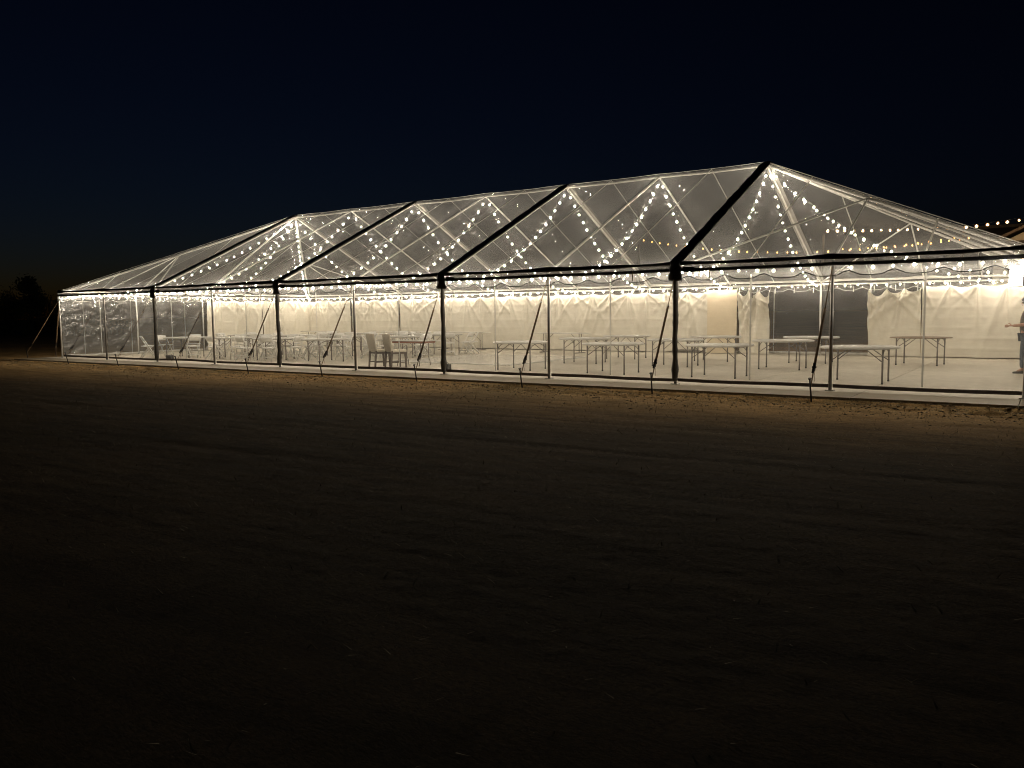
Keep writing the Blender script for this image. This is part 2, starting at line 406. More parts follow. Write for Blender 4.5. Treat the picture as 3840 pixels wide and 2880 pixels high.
def roof_panel(fn, nu, nv, seams):
    P = [[fn(i/(nu-1), j/(nv-1)) for j in range(nv)] for i in range(nu)]
    o = MB().grid(P).build('roof_panel', M['roof'], tent)
    for pts, hv in seams: strip(pts, hv, .006).build('seam', M['seam'], o)
    return o
YO = -.03
for a in (2, 4, 6):
    for side in (0, 1):
        def fn(u, v, a=a, side=side):
            x = (a+2*u)*S; y = YO+(HALF-YO)*v
            return roof_pt(x, max(y, 0) if not side else WID-max(y, 0), 0)[:1] + ((y if not side else WID-y),) + (roof_pt(x, y if not side else WID-y)[2],)
        sm = []
        for q in (.5, 1.5):
            x = (a+q)*S
            sm.append(([roof_pt(x, (y if not side else WID-y)) for y in np.linspace(0, HALF, 14)], (.016, 0, 0)))
        roof_panel(fn, 49, 25, sm)
for ex in (0, 1):
    mx = (lambda x: x) if ex == 0 else (lambda x: LEN-x)
    for side in (0, 1):
        my = (lambda y: y) if side == 0 else (lambda y: WID-y)
        def fn(u, v, mx=mx, my=my):
            x = HALF*u; y = x*v; return roof_pt(mx(x), my(y))
        sm = []
        for q in (.5, 1.5):
            x = q*S; sm.append(([roof_pt(mx(x), my(y)) for y in np.linspace(0, x, 8)], (.016, 0, 0)))
        roof_panel(fn, 33, 17, sm)
    def fn(u, v, mx=mx):
        y = WID*u; x = min(y, WID-y)*v; return roof_pt(mx(x), y)
    sm = [([roof_pt(mx(x), q*S) for x in np.linspace(0, min(q*S, WID-q*S), 8)], (0, .016, 0)) for q in (.5, 1.5, 2.5, 3.5)]
    roof_panel(fn, 49, 17, sm)

# frame: poles, beams, rafters
def tubeobj(name, pts, r, mat='alu', n=8, parent=tent): return MB().tube(pts, r, n).build(name, M[mat], parent)
pole_xy = [(i*S, 0) for i in range(11)] + [(i*S, WID) for i in range(11)] + [(0, S*k) for k in (1, 2, 3)] + [(LEN, S*k) for k in (1, 2, 3)]
for x, y in pole_xy:
    p = tubeobj('pole', [(x, y, .012), (x, y, EAVE)], .031, 'alu_backlit' if y == 0 and 0 < x < LEN-.1 else 'alu', 10)
    MB().box((x, y, .009), (.15, .15, .014)).build('base_plate', M['alu'], p)
for a, b in (((0, 0), (LEN, 0)), ((0, WID), (LEN, WID)), ((0, 0), (0, WID)), ((LEN, 0), (LEN, WID))):
    n = 10 if a[1] == b[1] else 4
    for k in range(n):
        p = [Vector((*a, EAVE)).lerp(Vector((*b, EAVE)), (k+q)/n) for q in (.004, .5, .996)]
        p[1].z -= .012
        tubeobj('eave_beam', p, .030, 'alu_backlit' if a[1] == b[1] == 0 else 'alu')
ZRF = -.075
for k in range(2, 9):
    x = k*S
    for sy in (0, 1):
        yy = (lambda y: y) if sy == 0 else (lambda y: WID-y)
        tubeobj('rafter', [(x, yy(0), ZE+ZRF), (x, yy(HALF-.02), ZR+ZRF)], .027)
tubeobj('ridge_beam', [(k*S, HALF, ZR+ZRF-(0 if k % 1 == 0 else .02)) for k in np.arange(2, 8.01, .5)], .026)
for cx, sx in ((0, 1), (LEN, -1)):
    pk = (cx+sx*HALF, HALF, ZR+ZRF); zm = (ZE+ZR)/2+ZRF
    for cyy, sy in ((0, 1), (WID, -1)):
        tubeobj('hip_rafter', [(cx, cyy, ZE+ZRF), pk], .032)
        mid = (cx+sx*S, cyy+sy*S, zm)
        for q in ((cx+sx*S, cyy), (cx+sx*2*S, cyy), (cx, cyy+sy*S)):
            tubeobj('jack_rafter', [(q[0], q[1], ZE+ZRF), mid], .021)
    tubeobj('rafter', [(cx, HALF, ZE+ZRF), pk], .034)
# ridge and hip seam covers (pale, translucent)
hv = .05
strip([roof_pt(x, HALF, .012) for x in np.linspace(2*S, 8*S, 73)], (0, .045, 0), .01).build('ridge_cover', M['seam'], tent)
for cx, sx in ((0, 1), (LEN, -1)):
    for cyy, sy in ((0, 1), (WID, -1)):
        d = Vector((sx, -sy, 0)).normalized()*.038
        strip([(cx+sx*q, cyy+sy*q, roof_h(cx+sx*q, cyy+sy*q)+.012) for q in np.linspace(0.02, HALF, 16)], d, .004).build('hip_cover', M['seam'], tent)
# black lacing covers over frames 3, 5, 7, 9, pale underneath
for k in (2, 4, 6, 8):
    x = k*S
    for sy in (0, 1):
        yy = (lambda y: y) if sy == 0 else (lambda y: WID-y)
        pts = [(x, yy(y), roof_h(x, yy(y)) if 0 < y else ZE) for y in np.linspace(-.02, HALF+.03, 40)]
        o = strip(pts, (.125, 0, 0), .035, wob=.18).build('lacing_cover', M['black'], tent)
        strip(pts, (.105, 0, 0), -.022).build('cover_lining', M['covlin'], o)
# skirt along the eave, valance, lacing
def run(a, b, n):
    for i in range(n+1): yield Vector(a).lerp(Vector(b), i/n), i/n
def side_trim(a, b, out, nb):
    a = Vector((*a, 0)); b = Vector((*b, 0)); out = Vector((*out, 0)); d = (b-a).normalized(); ln = (b-a).length
    P = []; Q = []; n = nb*12
    for i in range(n+1):
        p = a.lerp(b, i/n); t = i/n*ln
        up = .022*float(fbm(t*1.1, 2.0+out.x, 3, 8)); lo = .03*float(fbm(t*1.6, 7.0+out.y*3, 3, 9)); dd = .018*float(fbm(t*1.3, 3.3, 2, 14))
        k = abs(((t/S)+.5) % 1-.5)*S
        hump = .045*math.exp(-(k/.35)**2)
        P.append([p+out*(.018+dd)+Vector((0, 0, ZE+.02+up+hump*.6)), p+out*(.05+dd)+Vector((0, 0, ZE-.03+hump*.3)), p+out*(.035+dd*1.4)+Vector((0, 0, ZE-.048+lo*.7))])
        Q.append([q-out*.012-Vector((0, 0, .004)) for q in P[-1]])
    o = MB().grid(P).build('eave_skirt', M['black'], tent)
    MB().grid(Q).build('skirt_lining', M['liner'], o)
    # scalloped clear valance
    V = []; T = []
    m = nb*32
    for i in range(m+1):
        p = a.lerp(b, i/m); t = (i/m*ln) % (S/4)/(S/4)
        s_ = .5-.5*math.cos(2*math.pi*min(1, t/.72)) if t < .72 else 0
        s_ = s_**1.3
        z = 2.115+.085*s_ + .012*float(fbm(i*.05, 1, 2, 6))
        w_ = out*(.055+.02*float(fbm(i*.08, 4, 2, 3)))
        V.append([p+w_+Vector((0, 0, ZE-.06)), p+w_*1.1+Vector((0, 0, 2.28)), p+w_+Vector((0, 0, z))]); T.append(p+w_+Vector((0, 0, z)))
    vo = MB().grid(V).build('valance', M['wall'], tent)
    MB().tube(T, .010, 5).build('valance_trim', M['trim_backlit' if out.y < 0 else 'liner'], vo)
    lb = MB()
    for i in range(nb*6):
        p = a+d*((i+.5)*S/6+random.uniform(-.08, .08)) + out*.034
        lb.tube([p+Vector((0, 0, ZE-.06)), p+Vector((0, 0, EAVE-.03))], .006, 5)
    lb.build('lacing', M['wire'], tent)
side_trim((0, 0), (LEN, 0), (0, -1), 10)
side_trim((LEN, WID), (0, WID), (0, 1), 10)
side_trim((0, WID), (0, 0), (-1, 0), 4)
side_trim((LEN, 0), (LEN, WID), (1, 0), 4)

# black sleeves and hoods over the four laced front poles
for k in (2, 4, 6, 8):
    x = k*S; pts = []; rr = []
    for i in range(46):
        z = .07+(2.16-.07)*i/45
        pts.append((x+.010*float(fbm(z*2.2, k, 2, 31)), -.012+.012*float(fbm(z*2.5, k+9, 2, 33)), z))
        rr.append(.056+.016*float(fbm(z*7, k*3.3, 3, 35))+(.022*math.exp(-((z-.30)/.12)**2)))
    tubeobj('pole_sleeve', pts, rr, 'sleeve', 12)
    P = []
    for i in range(9):
        t = i/8; z = 2.53-.43*t
        hw = .105+.055*t+.012*math.sin(i*2+k); y = -.065-.05*math.sin(t*math.pi*.8)-.02*t
        P.append([(x+hw*s_+.02*t, y+.035*abs(s_)**2+.010*math.sin(3*s_+i+k), z+.03*abs(s_)*t*(1 if s_ < 0 else .4)) for s_ in np.linspace(-1, 1, 9)])
    h = MB().grid(P).build('sleeve_hood', M['black'], tent)
    so = h.modifiers.new('t', 'SOLIDIFY'); so.thickness = .008
    b = MB(); b.box((x+.30, -.075, 2.335), (.24, .012, .105), Matrix.Rotation(R(4), 3, 'Y')); b.build('loose_tab', M['black'], tent)
for x in (23.45, 25.12, 13.1, 7.9):
    b = MB(); b.box((x, -.075, 2.25), (.022, .006, .22)); b.build('hanging_tie', M['strap'], tent)

# clear sidewalls, one per bay
def sidewall(a, b, inn, crin, hem_in, lift=0., mat='wall', name='sidewall', seam=True):
    a = Vector((*a, 0)); b = Vector((*b, 0)); inn = Vector((*inn, 0)); d = b-a; ln = d.length
    nu, nv = (61, 45) if crin > .01 else (31, 16)
    sd = random.randint(0, 999)
    P = []
    for i in range(nu):
        u = i/(nu-1); row = []
        for j in range(nv):
            v = j/(nv-1); z = .055+lift*math.sin(math.pi*u)+(2.24-.055)*v
            e = math.sin(math.pi*min(1, u*6, (1-u)*6)/2)
            w_ = crin*(1-2.2*abs(float(fbm(u*ln*2.3+v*2.2, v*5.4-u*4.0, 4, sd, .62))))+crin*.6*float(fbm(u*ln*4.2, v*8-u*5, 3, sd+3))+crin*.8*float(fbm(u*ln*1.1, v*1.1, 2, sd+5))
            row.append(a+d*u+inn*(w_*e+.02)+Vector((0, 0, z)))
        P.append(row)
    o = MB().grid(P).build(name, M[mat], tent)
    hp = []; hq = []
    for i in range(17):
        u = i/16; z = .050+lift*math.sin(math.pi*u)+.010*float(fbm(u*3+sd, 1, 2, 3))
        p = a+d*u+inn*.012
        hp.append([p+Vector((0, 0, z)), p+Vector((0, 0, z+.066))]); hq.append([p+inn*.02+Vector((0, 0, z+.002)), p+inn*.02+Vector((0, 0, z+.064))])
    h = MB().grid(hp).build('hem', M['hem'], o); MB().grid(hq).build('hem_lining', M['liner'] if hem_in else M['hem'], o)
    if seam:
        c = a+d*.5; w2 = d.normalized()*.016
        sp = [(c+inn*.03+w2*q+Vector((0, 0, z))) for z in (.13, .8, 1.5, 2.2) for q in (-1, 1)]
        bb = MB(); bb.add(sp, [(0, 1, 3, 2), (2, 3, 5, 4), (4, 5, 7, 6)]); bb.build('seam', M['seam'], o)
    return o
for a_, b_, o_, n_ in (((0, -.036), (LEN, -.036), (0, 1), 10),):
    P = []; Q = []
    for i in range(121):
        x = LEN*i/120; zc = 2.352+.008*float(fbm(x*.8, 3.1, 2, 77))-.012*abs(math.sin(math.pi*x/S))
        P.append([(x, -.037, zc+.012), (x, -.040, zc-.02), (x, -.036, zc-.055)]); Q.append([(x, -.031, zc+.010), (x, -.031, zc-.053)])
    o = MB().grid(P).build('eave_shade_strip', M['black'], tent); MB().grid(Q).build('shade_strip_lining', M['liner'], o)  # dark strip added to paint the front eave beam's unlit outer side
for k in range(10):
    sidewall((k*S+.035, .03), ((k+1)*S-.035, .03), (0, 1), .006, False, [.0, .0, .02, .0, .0, .01, -.0, .0, .0, .0][k])
for k in range(4):
    sidewall((-.0, k*S+.035), (-.0, (k+1)*S-.035), (1, 0), .085, True, mat='crinkle')
    sidewall((LEN, k*S+.035), (LEN, (k+1)*S-.035), (-1, 0), .01, True)
for k in range(10):
    sidewall((k*S+.035, WID+.06), ((k+1)*S-.035, WID+.06), (0, -1), .012, True)
for x in np.arange(22.3, 27.3, .62):
    b = MB(); b.box((x, WID-.05, 2.16), (.028, .006, .19)); b.build('hanging_tie', M['liner'], tent)

# ------------------------------------------------------------------ white curtains inside the back and left walls
def curtain(a, b, inn, label, mat='curtain', ztop=2.20, zbot=.035, hook=.76, amp=.075, droop=.05, seed=0, flat=False, lift=None, gather=1.0):
    a = Vector((*a, 0)); b = Vector((*b, 0)); inn = Vector((*inn, 0)); d = (b-a).normalized(); ln = (b-a).length
    base = (a+b)/2
    nu = max(16, int(ln/.028)); nv = 56
    nh = max(1, round(ln/hook)); hs = [ln*i/nh for i in range(nh+1)]
    us = np.linspace(0, ln, nu); vs_ = np.linspace(0, 1, nv)
    U, V = np.meshgrid(us, vs_, indexing='ij')
    t = (U/ln*nh) % 1.0
    rnd = np.random.RandomState(seed+3); dr = droop*(.6+.8*rnd.rand(nh+1))
    idx = np.minimum((U/ln*nh).astype(int), nh-1)
    top = ztop - dr[idx]*4*t*(1-t)
    bot = np.full_like(U, zbot) + .012*fbm(U*1.3, U*0+seed, 2, seed)
    if lift: bot = bot + lift[2]*np.exp(-((U-lift[0])/lift[1])**4)
    Z = bot+(top-bot)*V
    D = np.zeros_like(U)
    if not flat:
        for i, h in enumerate(hs):
            dx = U-h; dz = np.maximum(ztop-Z, 0)+.01
            for q in range(6):
                ph = R(rnd.uniform(-62, 62)) if q else R(rnd.uniform(-6, 6)); ra = dx*math.sin(ph)+dz*math.cos(ph); pe = dx*math.cos(ph)-dz*math.sin(ph)
                ln_ = rnd.uniform(.6, 2.3); wd_ = .016+.05*np.maximum(ra, 0)+.02*rnd.rand()
                bend = .05*rnd.uniform(-1, 1)*ra*ra
                D += amp*.62*gather*np.exp(-((pe-bend)/wd_)**2)*np.clip(ra*7, 0, 1)*np.exp(-(np.maximum(ra, 0)/ln_)**2)*rnd.uniform(.5, 1.2)
        for q in range(3):
            zz = ztop-.10-.16*q-(.10+.05*q)*4*t*(1-t)
            D += amp*.20*np.exp(-((Z-zz)/.035)**2)*np.clip(4*t*(1-t), 0, 1)*rnd.uniform(.2, 1)
        for q in range(int(ln*2.2)):
            c0 = rnd.uniform(0, ln); sl = rnd.uniform(-.22, .22); zc = rnd.uniform(.2, 1.5); hl = rnd.uniform(.35, .9)
            D += amp*.62*rnd.uniform(-.5, 1)*np.exp(-((U-c0-sl*(Z-zc)-.05*np.sin(Z*3+q))/rnd.uniform(.03, .085))**2)*np.exp(-((Z-zc)/hl)**2)
        D += amp*.8*np.sin(U*5.1+.9*np.sin(U*2.0+seed)+.8*(1-V)*np.sin(U*.7+seed))*(.25+.5*V)
        D += amp*.5*np.sin(U*2.3+seed+.6*np.sin(U*1.1))*(.4+.6*(1-V))
        D += .010*np.sin(t*2*math.pi)*np.exp(-(1-V)*9)
        for c in (.29, .60, .91, 1.22, 1.53, 1.84):
            cz = c+.02*fbm(U*.9, U*0+c, 2, seed+8)
            D += .018*np.exp(-np.abs(Z-cz)/.03)*np.clip(.65+1.2*fbm(U*1.0, U*0+c*5, 2, seed+4), 0, 1.3)
    else:
        D += .006*fbm(U*1.5, V*1.5, 2, seed)
    D += .03*(1-V)**4*np.clip(fbm(U*1.2, U*0, 2, seed+6)+.4, 0, 1)
    P = [[(a+d*float(U[i, j])+inn*float(D[i, j]+.05))-base+Vector((0, 0, float(Z[i, j]))) for j in range(nv)] for i in range(nu)]
    root = thing('wall_curtain', label, 'curtain', base, 0, 'curtains hung inside the tent walls')
    MB().grid(P).build('cloth', M[mat], root)
    rb = MB()
    for h in hs:
        q = a+d*h+inn*.045-base
        rb.tube([q+Vector((0, 0, ztop-.02)), q+Vector((0, 0, EAVE-.02))], .006, 5)
    rb.build('hanger', M['liner'], root)
    return root
YB = WID-.13
curtain((.07, 2*S+.05), (.07, 3*S), (1, 0), 'white curtain on left end wall, beside the clear panels', seed=1)
curtain((.07, 3*S+.01), (.07, WID-.14), (1, 0), 'white curtain on left end wall, filling the far corner', seed=2)
for k in range(6):
    lab = f'white curtain on the back wall, {ORD[k]} panel from the far left corner'
    curtain((k*S+.12*(k == 0)+.005, YB), ((k+1)*S-.005, YB), (0, -1), lab, seed=10+k)
curtain((6*S+.01, YB), (20.63, YB), (0, -1), 'white curtain with lifted bottom edge left of the cream canvas panel', seed=21, lift=(1.55, .62, .10))
curtain((20.60, YB-.05), (21.66, YB-.05), (0, -1), 'flat cream canvas panel hung between white curtains', 'beige', 2.225, .03, 1.1, .0, .0, 22, True)
curtain((21.74, YB-.02), (22.80, YB-.02), (0, -1), 'narrow gathered white curtain left of the dark clear opening', seed=24, ztop=2.20, hook=.36, amp=.13, droop=.22, gather=1.7)
curtain((25.93, YB-.02), (27.40, YB-.02), (0, -1), 'drooping white curtain right of the dark clear opening', seed=26, ztop=2.14, hook=.50, amp=.13, droop=.18, gather=1.6)
curtain((27.42, YB), (30.38, YB), (0, -1), 'white curtain filling the far right corner behind the person', seed=28)

# ------------------------------------------------------------------ string lights
def bulb_mesh(name, mat, r=.014, halo=3.0, gm=None):
    gm = gm or M['halo']
    prof = [(.0, -r*3.05), (r*.62, -r*2.75), (r, -r*1.95), (r*.92, -r*1.2), (r*.5, -r*.4), (.011, 0)]
    b = MB().lathe(prof, 8); nf = len(b.f); gr = r*halo; cz = -r*1.6
    b.lathe([(.001, cz-gr), (gr*.55, cz-gr*.83), (gr*.9, cz-gr*.42), (gr, cz), (gr*.86, cz+gr*.5), (gr*.45, cz+gr*.9), (.012, cz+gr*1.0)], 10)
    me = b.mesh(name, mat); me.materials.append(gm)
    me.polygons.foreach_set('material_index', [0]*nf+[1]*(len(b.f)-nf)); return me
BM = bulb_mesh('bulb', M['bulb']); BW = bulb_mesh('warm_bulb', M['eavebulb'], .026, 2.6, M['amberhalo']); BA = bulb_mesh('amber_bulb', M['amber'], .026, 1.9, M['amberhalo'])
def string(pts, label, spacing=.345, mesh=None, group='white string lights in the tent', sock=.011):
    mesh = mesh or BM
    pts = [Vector(p) for p in pts]; base = pts[-1].copy()
    root = thing('string_lights', label, 'string lights', base, 0, group)
    MB().tube([p-base for p in pts], .004, 5, False).build('wire', M['wire'], root)
    seg = [0]
    for i in range(1, len(pts)): seg.append(seg[-1]+(pts[i]-pts[i-1]).length)
    n = int(seg[-1]/spacing); sk = MB()
    for k in range(n):
        s_ = (k+.6)*seg[-1]/n + random.uniform(-.03, .03); i = 1
        while i < len(seg)-1 and seg[i] < s_: i += 1
        t = (s_-seg[i-1])/max(1e-6, seg[i]-seg[i-1]); p = pts[i-1].lerp(pts[i], min(1, max(0, t)))-base
        sk.tube([p+Vector((0, 0, -.042)), p], sock, 6)
        bo = link('bulb', mesh, root, p+Vector((0, 0, -.040)))
        bo.scale = (random.uniform(.82, 1.12),)*3
        bo.rotation_euler = (random.uniform(-.25, .25), random.uniform(-.25, .25), random.uniform(0, 6))
    sk.build('socket', M['wire'], root)
    return root
def drape(a, b, sag, n=24):
    a = Vector(a); b = Vector(b); o = []
    for i in range(n+1):
        t = i/n; p = a.lerp(b, t); p.z -= 4*sag*t*(1-t); o.append(p)
    return o
def scallop(a, b, k, sag, n=6):
    a = Vector(a); b = Vector(b); o = []
    for i in range(k):
        q = drape(a.lerp(b, i/k), a.lerp(b, (i+1)/k), sag*random.uniform(.5, 1.4), n); o += q if i == 0 else q[1:]
    return o
for k in range(2, 9):
    x = k*S; pk = (x+.03, HALF-.05, ZR-.14); sg = random.uniform(.74, .92)
    string(drape(pk, (x+.05, .10, 2.37), sg), f'bulb string draped down the front slope under the {ORD[k-2]} ridge peak from left')
    sg = random.uniform(.60, .80)
    string(drape((x+.03, HALF+.05, ZR-.14), (x-.12, WID-.16, 2.37), sg), f'bulb string draped down the back slope under the {ORD[k-2]} ridge peak from left')
for cx, sx, nm in ((0, 1, 'left'), (LEN, -1, 'right')):
    for cyy, sy, fb in ((0, 1, 'front'), (WID, -1, 'back')):
        if (nm, fb) == ('right', 'front'): continue
        string(drape((cx+sx*(HALF-.06), HALF-sy*.06, ZR-.16), (cx+sx*.14, cyy+sy*.14, 2.37), .92 if nm == 'right' else .78, 30), f'bulb string draped along the hip to the {fb} {nm} corner')
    string(drape((cx+sx*(HALF-.06), HALF, ZR-.18), (cx+sx*.14, HALF, 2.37), .8), f'bulb string draped to the middle of the {nm} end eave')
string(scallop((.2, .14, 2.345), (LEN-.2, .14, 2.345), 20, .03), 'bulb string along the inside of the front eave')
string(scallop((.2, WID-.33, 2.345), (LEN-.2, WID-.33, 2.345), 20, .03), 'bulb string along the inside of the back eave', .41)
string(scallop((.32, .2, 2.345), (.32, WID-.2, 2.345), 8, .04), 'bulb string along the left end eave')
string(scallop((LEN-.12, .2, 2.365), (LEN-.12, WID-.2, 2.365), 8, .04), 'bulb string along the right end eave')

# bright flood lamp clamped to the right corner pole
fl = thing('flood_lamp', 'glaring flood lamp clamped high on the right front corner pole', 'lamp', (30.34, .03, 2.02), R(150))
MB().box((0, .05, 0), (.24, .07, .36)).build('housing', M['boxblack'], fl)
MB().box((0, .088, 0), (.21, .006, .33)).build('lit_panel', M['flood'], fl)
MB().tube([(0, .02, -.02), (0, -.06, -.03), (-.06, -.08, -.03)], .012, 6).build('clamp', M['steel'], fl)

# ------------------------------------------------------------------ guy straps and stakes
def guy(top, stake, lab, ssx=0.):
    top = Vector(top); st = Vector(stake)
    out = Vector((st.x-top.x, st.y-top.y, 0)).normalized()
    tip = st+out*.10+Vector((ssx*.02, 0, .42))
    root = thing('tent_stake', f'steel stake leaning out of the ground {lab}', 'stake', st, 0, 'tent stakes along the pad')
    MB().tube([Vector((0, 0, -.35))-out*.08, tip-st], .0155, 8).build('shaft', M['steel'], root)
    MB().tube([tip-st-out*.001, tip-st+(tip-st).normalized()*.018], .030, 8).build('head', M['steel'], root)
    att = st.lerp(tip, .66)
    g = thing('guy_strap', f'ratchet guy strap running down to the stake {lab}', 'strap', st, 0, 'guy straps')
    top = top-st; att = att-st
    rp = top.lerp(att, .84); hp = top.lerp(att, .30+random.uniform(-.05, .08))
    side = Vector((-out.y, out.x, 0))
    def web(p, q, w_, mat, nm, sag=.0):
        P = []
        for i in range(9):
            t = i/8; c = p.lerp(q, t)-Vector((0, 0, sag*4*t*(1-t)))
            P.append([c-side*w_, c+side*w_])
        o = MB().grid(P).build(nm, M[mat], g); so = o.modifiers.new('t', 'SOLIDIFY'); so.thickness = .004
        return o
    web(top, hp, .010, 'strap', 'upper_strap'); web(hp, rp, .023, 'strap', 'webbing'); web(rp, att, .011, 'strap', 'lower_strap')
    MB().tube([hp+Vector((0, 0, .05)), hp+side*.02, hp-Vector((0, 0, .04)), hp-Vector((0, 0, .06))-side*.02], .008, 6).build('hook', M['steel'], g)
    d = (att-top).normalized(); up = d.cross(side)
    rot = Matrix((side, up, d)).transposed()
    b = MB(); b.box(rp, (.045, .04, .15), rot); b.box(rp+d*.07+up*.03, (.035, .02, .12), rot); b.tube([rp-side*.035, rp+side*.035], .018, 8)
    b.build('ratchet', M['steel'], g)
    tl = [rp+d*.05, rp+d*.13+side*.03+Vector((0, 0, -.02)), rp+d*.22+side*.045+Vector((0, 0, -.05))]
    MB().tube(tl, .012, 5, flat=.2).build('strap_tail', M['strap'], g)
stx = {1: 2.86, 2: 5.95, 3: 9.12, 4: 12.36, 5: 15.30, 6: 18.46, 7: 21.42, 8: 24.43, 9: 27.41, 10: 30.95}
for k, sx_ in stx.items():
    who = f'before the {ORD[k]} front pole from the left' if k < 10 else 'before the right corner pole'
    guy((k*S, -.035, 2.27), (sx_, -1.22-.02*(k % 3), -.11), who, (k % 3)-1)
guy((-.03, -.02, 2.12), (-1.62, -.45, -.10), 'left of the left corner, nearer one')
guy((-.03, .02, 2.12), (-1.55, .55, -.10), 'left of the left corner, farther one')

# ------------------------------------------------------------------ round folding tables
def table_proto(top_mat='tabletop', th=.045, edge=None, r=.76):
    t = thing('round_table', 'x', 'table')
    z = .742
    b = MB(); b.lathe([(0.001, z), (r-.012, z), (r, z-.010), (r, z-th+.008), (r-.014, z-th), (r-.05, z-th), (0.001, z-th)], 48)
    b.build('tabletop', M[top_mat], t)
    zu = z-th
    for sx in (-1, 1):
        x = sx*.50
        for sy in (-1, 1):
            lo = MB().tube([(x, sy*.40, 0.012), (x, sy*.40, zu)], .019, 8).build('leg', M['leg'], t)
            MB().lathe([(.001, 0), (.022, 0), (.022, .03), (.016, .034)], 8, (x, sy*.40, 0)).build('foot', M['boxblack'], lo)
        arch = [(x, .40*math.cos(a), zu-.19+.18*math.sin(a)) for a in np.linspace(0, math.pi, 12)]
        MB().tube(arch, .0095, 6).build('crossbar', M['leg'], t)
        for sy in (-1, 1):
            MB().tube([(x, sy*.40, zu-.26), (x-sx*.33, sy*.31, zu-.008)], .0105, 6).build('brace', M['leg'], t)
    MB().box((0, 0, zu-.012), (1.1, .05, .02)).build('rail', M['leg'], t)
    return t
TBL = [('A', 19.05, 2.35, 2, 'front row, nearest the dance floor'), ('C', 21.83, 2.22, 0, 'front row, second right of the dance floor'),
       ('G', 24.53, 2.21, 0, 'front row, just right of the rightmost black sleeved pole'), ('J', 27.52, 2.16, 1, 'front row, nearest the right corner'),
       ('B', 19.26, 5.45, 8, 'middle row, nearest the dance floor'), ('E', 22.20, 5.25, 1, 'middle row, behind the rightmost black sleeved pole'),
       ('H', 25.07, 5.37, 3, 'middle row, before the dark clear opening'), ('D', 19.36, 8.04, -1, 'back row, nearest the dance floor'),
       ('F', 22.35, 7.96, 2, 'back row, before the cream canvas panel'), ('I', 25.07, 8.22, 0, 'back row, before the dark clear opening'),
       ('L1', 11.20, 2.70, -22, 'left group front row, beside the linen chairs'), ('T1', 3.95, 2.50, 15, 'left group front row, nearest the left corner'),
       ('T2', 6.35, 2.95, 40, 'left group front row, second from the left corner'), ('T3', 8.65, 2.80, 30, 'left group front row, third from the left corner'),
       ('M1', 3.3, 5.8, 10, 'left group middle row, first from the left'), ('M2', 6.2, 5.8, 50, 'left group middle row, second from the left'),
       ('M3', 8.95, 5.75, 20, 'left group middle row, third from the left'), ('M4', 11.75, 5.65, 35, 'left group middle row, nearest the dance floor'),
       ('N2', 6.1, 8.6, 25, 'left group back row, farthest left'), ('N3', 8.95, 8.7, 5, 'left group back row, middle one'), ('N4', 11.6, 8.25, 60, 'left group back row, nearest the dance floor')]
proto = table_proto(); TPOS = {}
for i, (k, x, y, a, lab) in enumerate(TBL):
    o = proto if i == 0 else dup(proto)
    o.location = (x, y, 0.001); o.rotation_euler = (0, 0, R(a)); TPOS[k] = (x, y)
    tag(o, 'white round folding table, '+lab, 'table', 'round folding tables')
kt = table_proto('plywood', .022); kt.location = (27.86, 8.42, .001); kt.rotation_euler = (0, 0, R(-6))
tag(kt, 'bare plywood round folding table before the right white curtain', 'table', 'round folding tables')
# T-foot banquet table near the back wall
def rect_table(loc, rz, lab, ln, wd, top, edge, style):
    t = thing('banquet_table', lab, 'table', loc, R(rz))
    z = .745
    MB().box((0, 0, z-.012), (ln, wd, .024)).build('tabletop', M[top], t)
    if edge:
        for sy in (-1, 1): MB().box((0, sy*(wd/2-.03), z-.052), (ln-.10, .02, .055)).build('apron', M[edge], t)
        for sx in (-1, 1): MB().box((sx*(ln/2-.06), 0, z-.052), (.02, wd-.09, .055)).build('apron', M[edge], t)
    zu = z-.026
    for sx in (-1, 1):
        x = sx*(ln/2-.22)
        if style == 'wish':
            for sy in (-1, 1):
                pts = [(x, sy*.05, zu), (x, sy*.07, zu-.12), (x, sy*.20*wd/.76, .50), (x, sy*.19*wd/.76, .30), (x, sy*.30*wd/.76, .12), (x, sy*.31*wd/.76, 0.01)]
                pts = [(x, sy*.20, zu), (x, sy*.19, .46), (x, sy*.17, .30), (x, sy*.25, .14), (x, sy*.27, .01)]
                MB().tube(pts, .012, 8).build('leg', M['leg'], t)
            MB().tube([(x, -.18, .42), (x-sx*.12, 0, .60), (x, .18, .42)], .008, 6).build('brace', M['leg'], t)
        else:
            for sy in (-1, 1): MB().tube([(x, sy*.07, .04), (x, sy*.07, zu)], .016, 8).build('leg', M['leg'], t)
            MB().tube([(x, -wd*.42, .022), (x, wd*.42, .022)], .018, 8).build('foot_bar', M['leg'], t)
            MB().tube([(x, 0, .38), (x-sx*.42, 0, zu-.005)], .011, 6).build('brace', M['leg'], t)
    return t
rect_table((15.55, 10.45, .001), -7, 'long folding table with T-shaped feet by the back curtain past the dance floor', 2.1, .76, 'tabletop', None, 'tee')
rect_table((15.40, 2.20, .001), 4, 'folding table with red-brown edge and wishbone legs behind the linen chairs', 1.22, .62, 'tabletop', 'redwood', 'wish')
rect_table((2.1, 10.9, .001), 2, 'long folding table in the far left corner against the curtain', 1.83, .76, 'tabletop', None, 'tee')
rect_table((7.2, 10.9, .001), 0, 'long folding table against the back curtain behind the left chairs', 2.4, .76, 'tabletop', None, 'tee')
rect_table((10.4, 11.0, .001), 1, 'long folding table against the back curtain, nearer the dance floor', 2.4, .76, 'tabletop', None, 'tee')

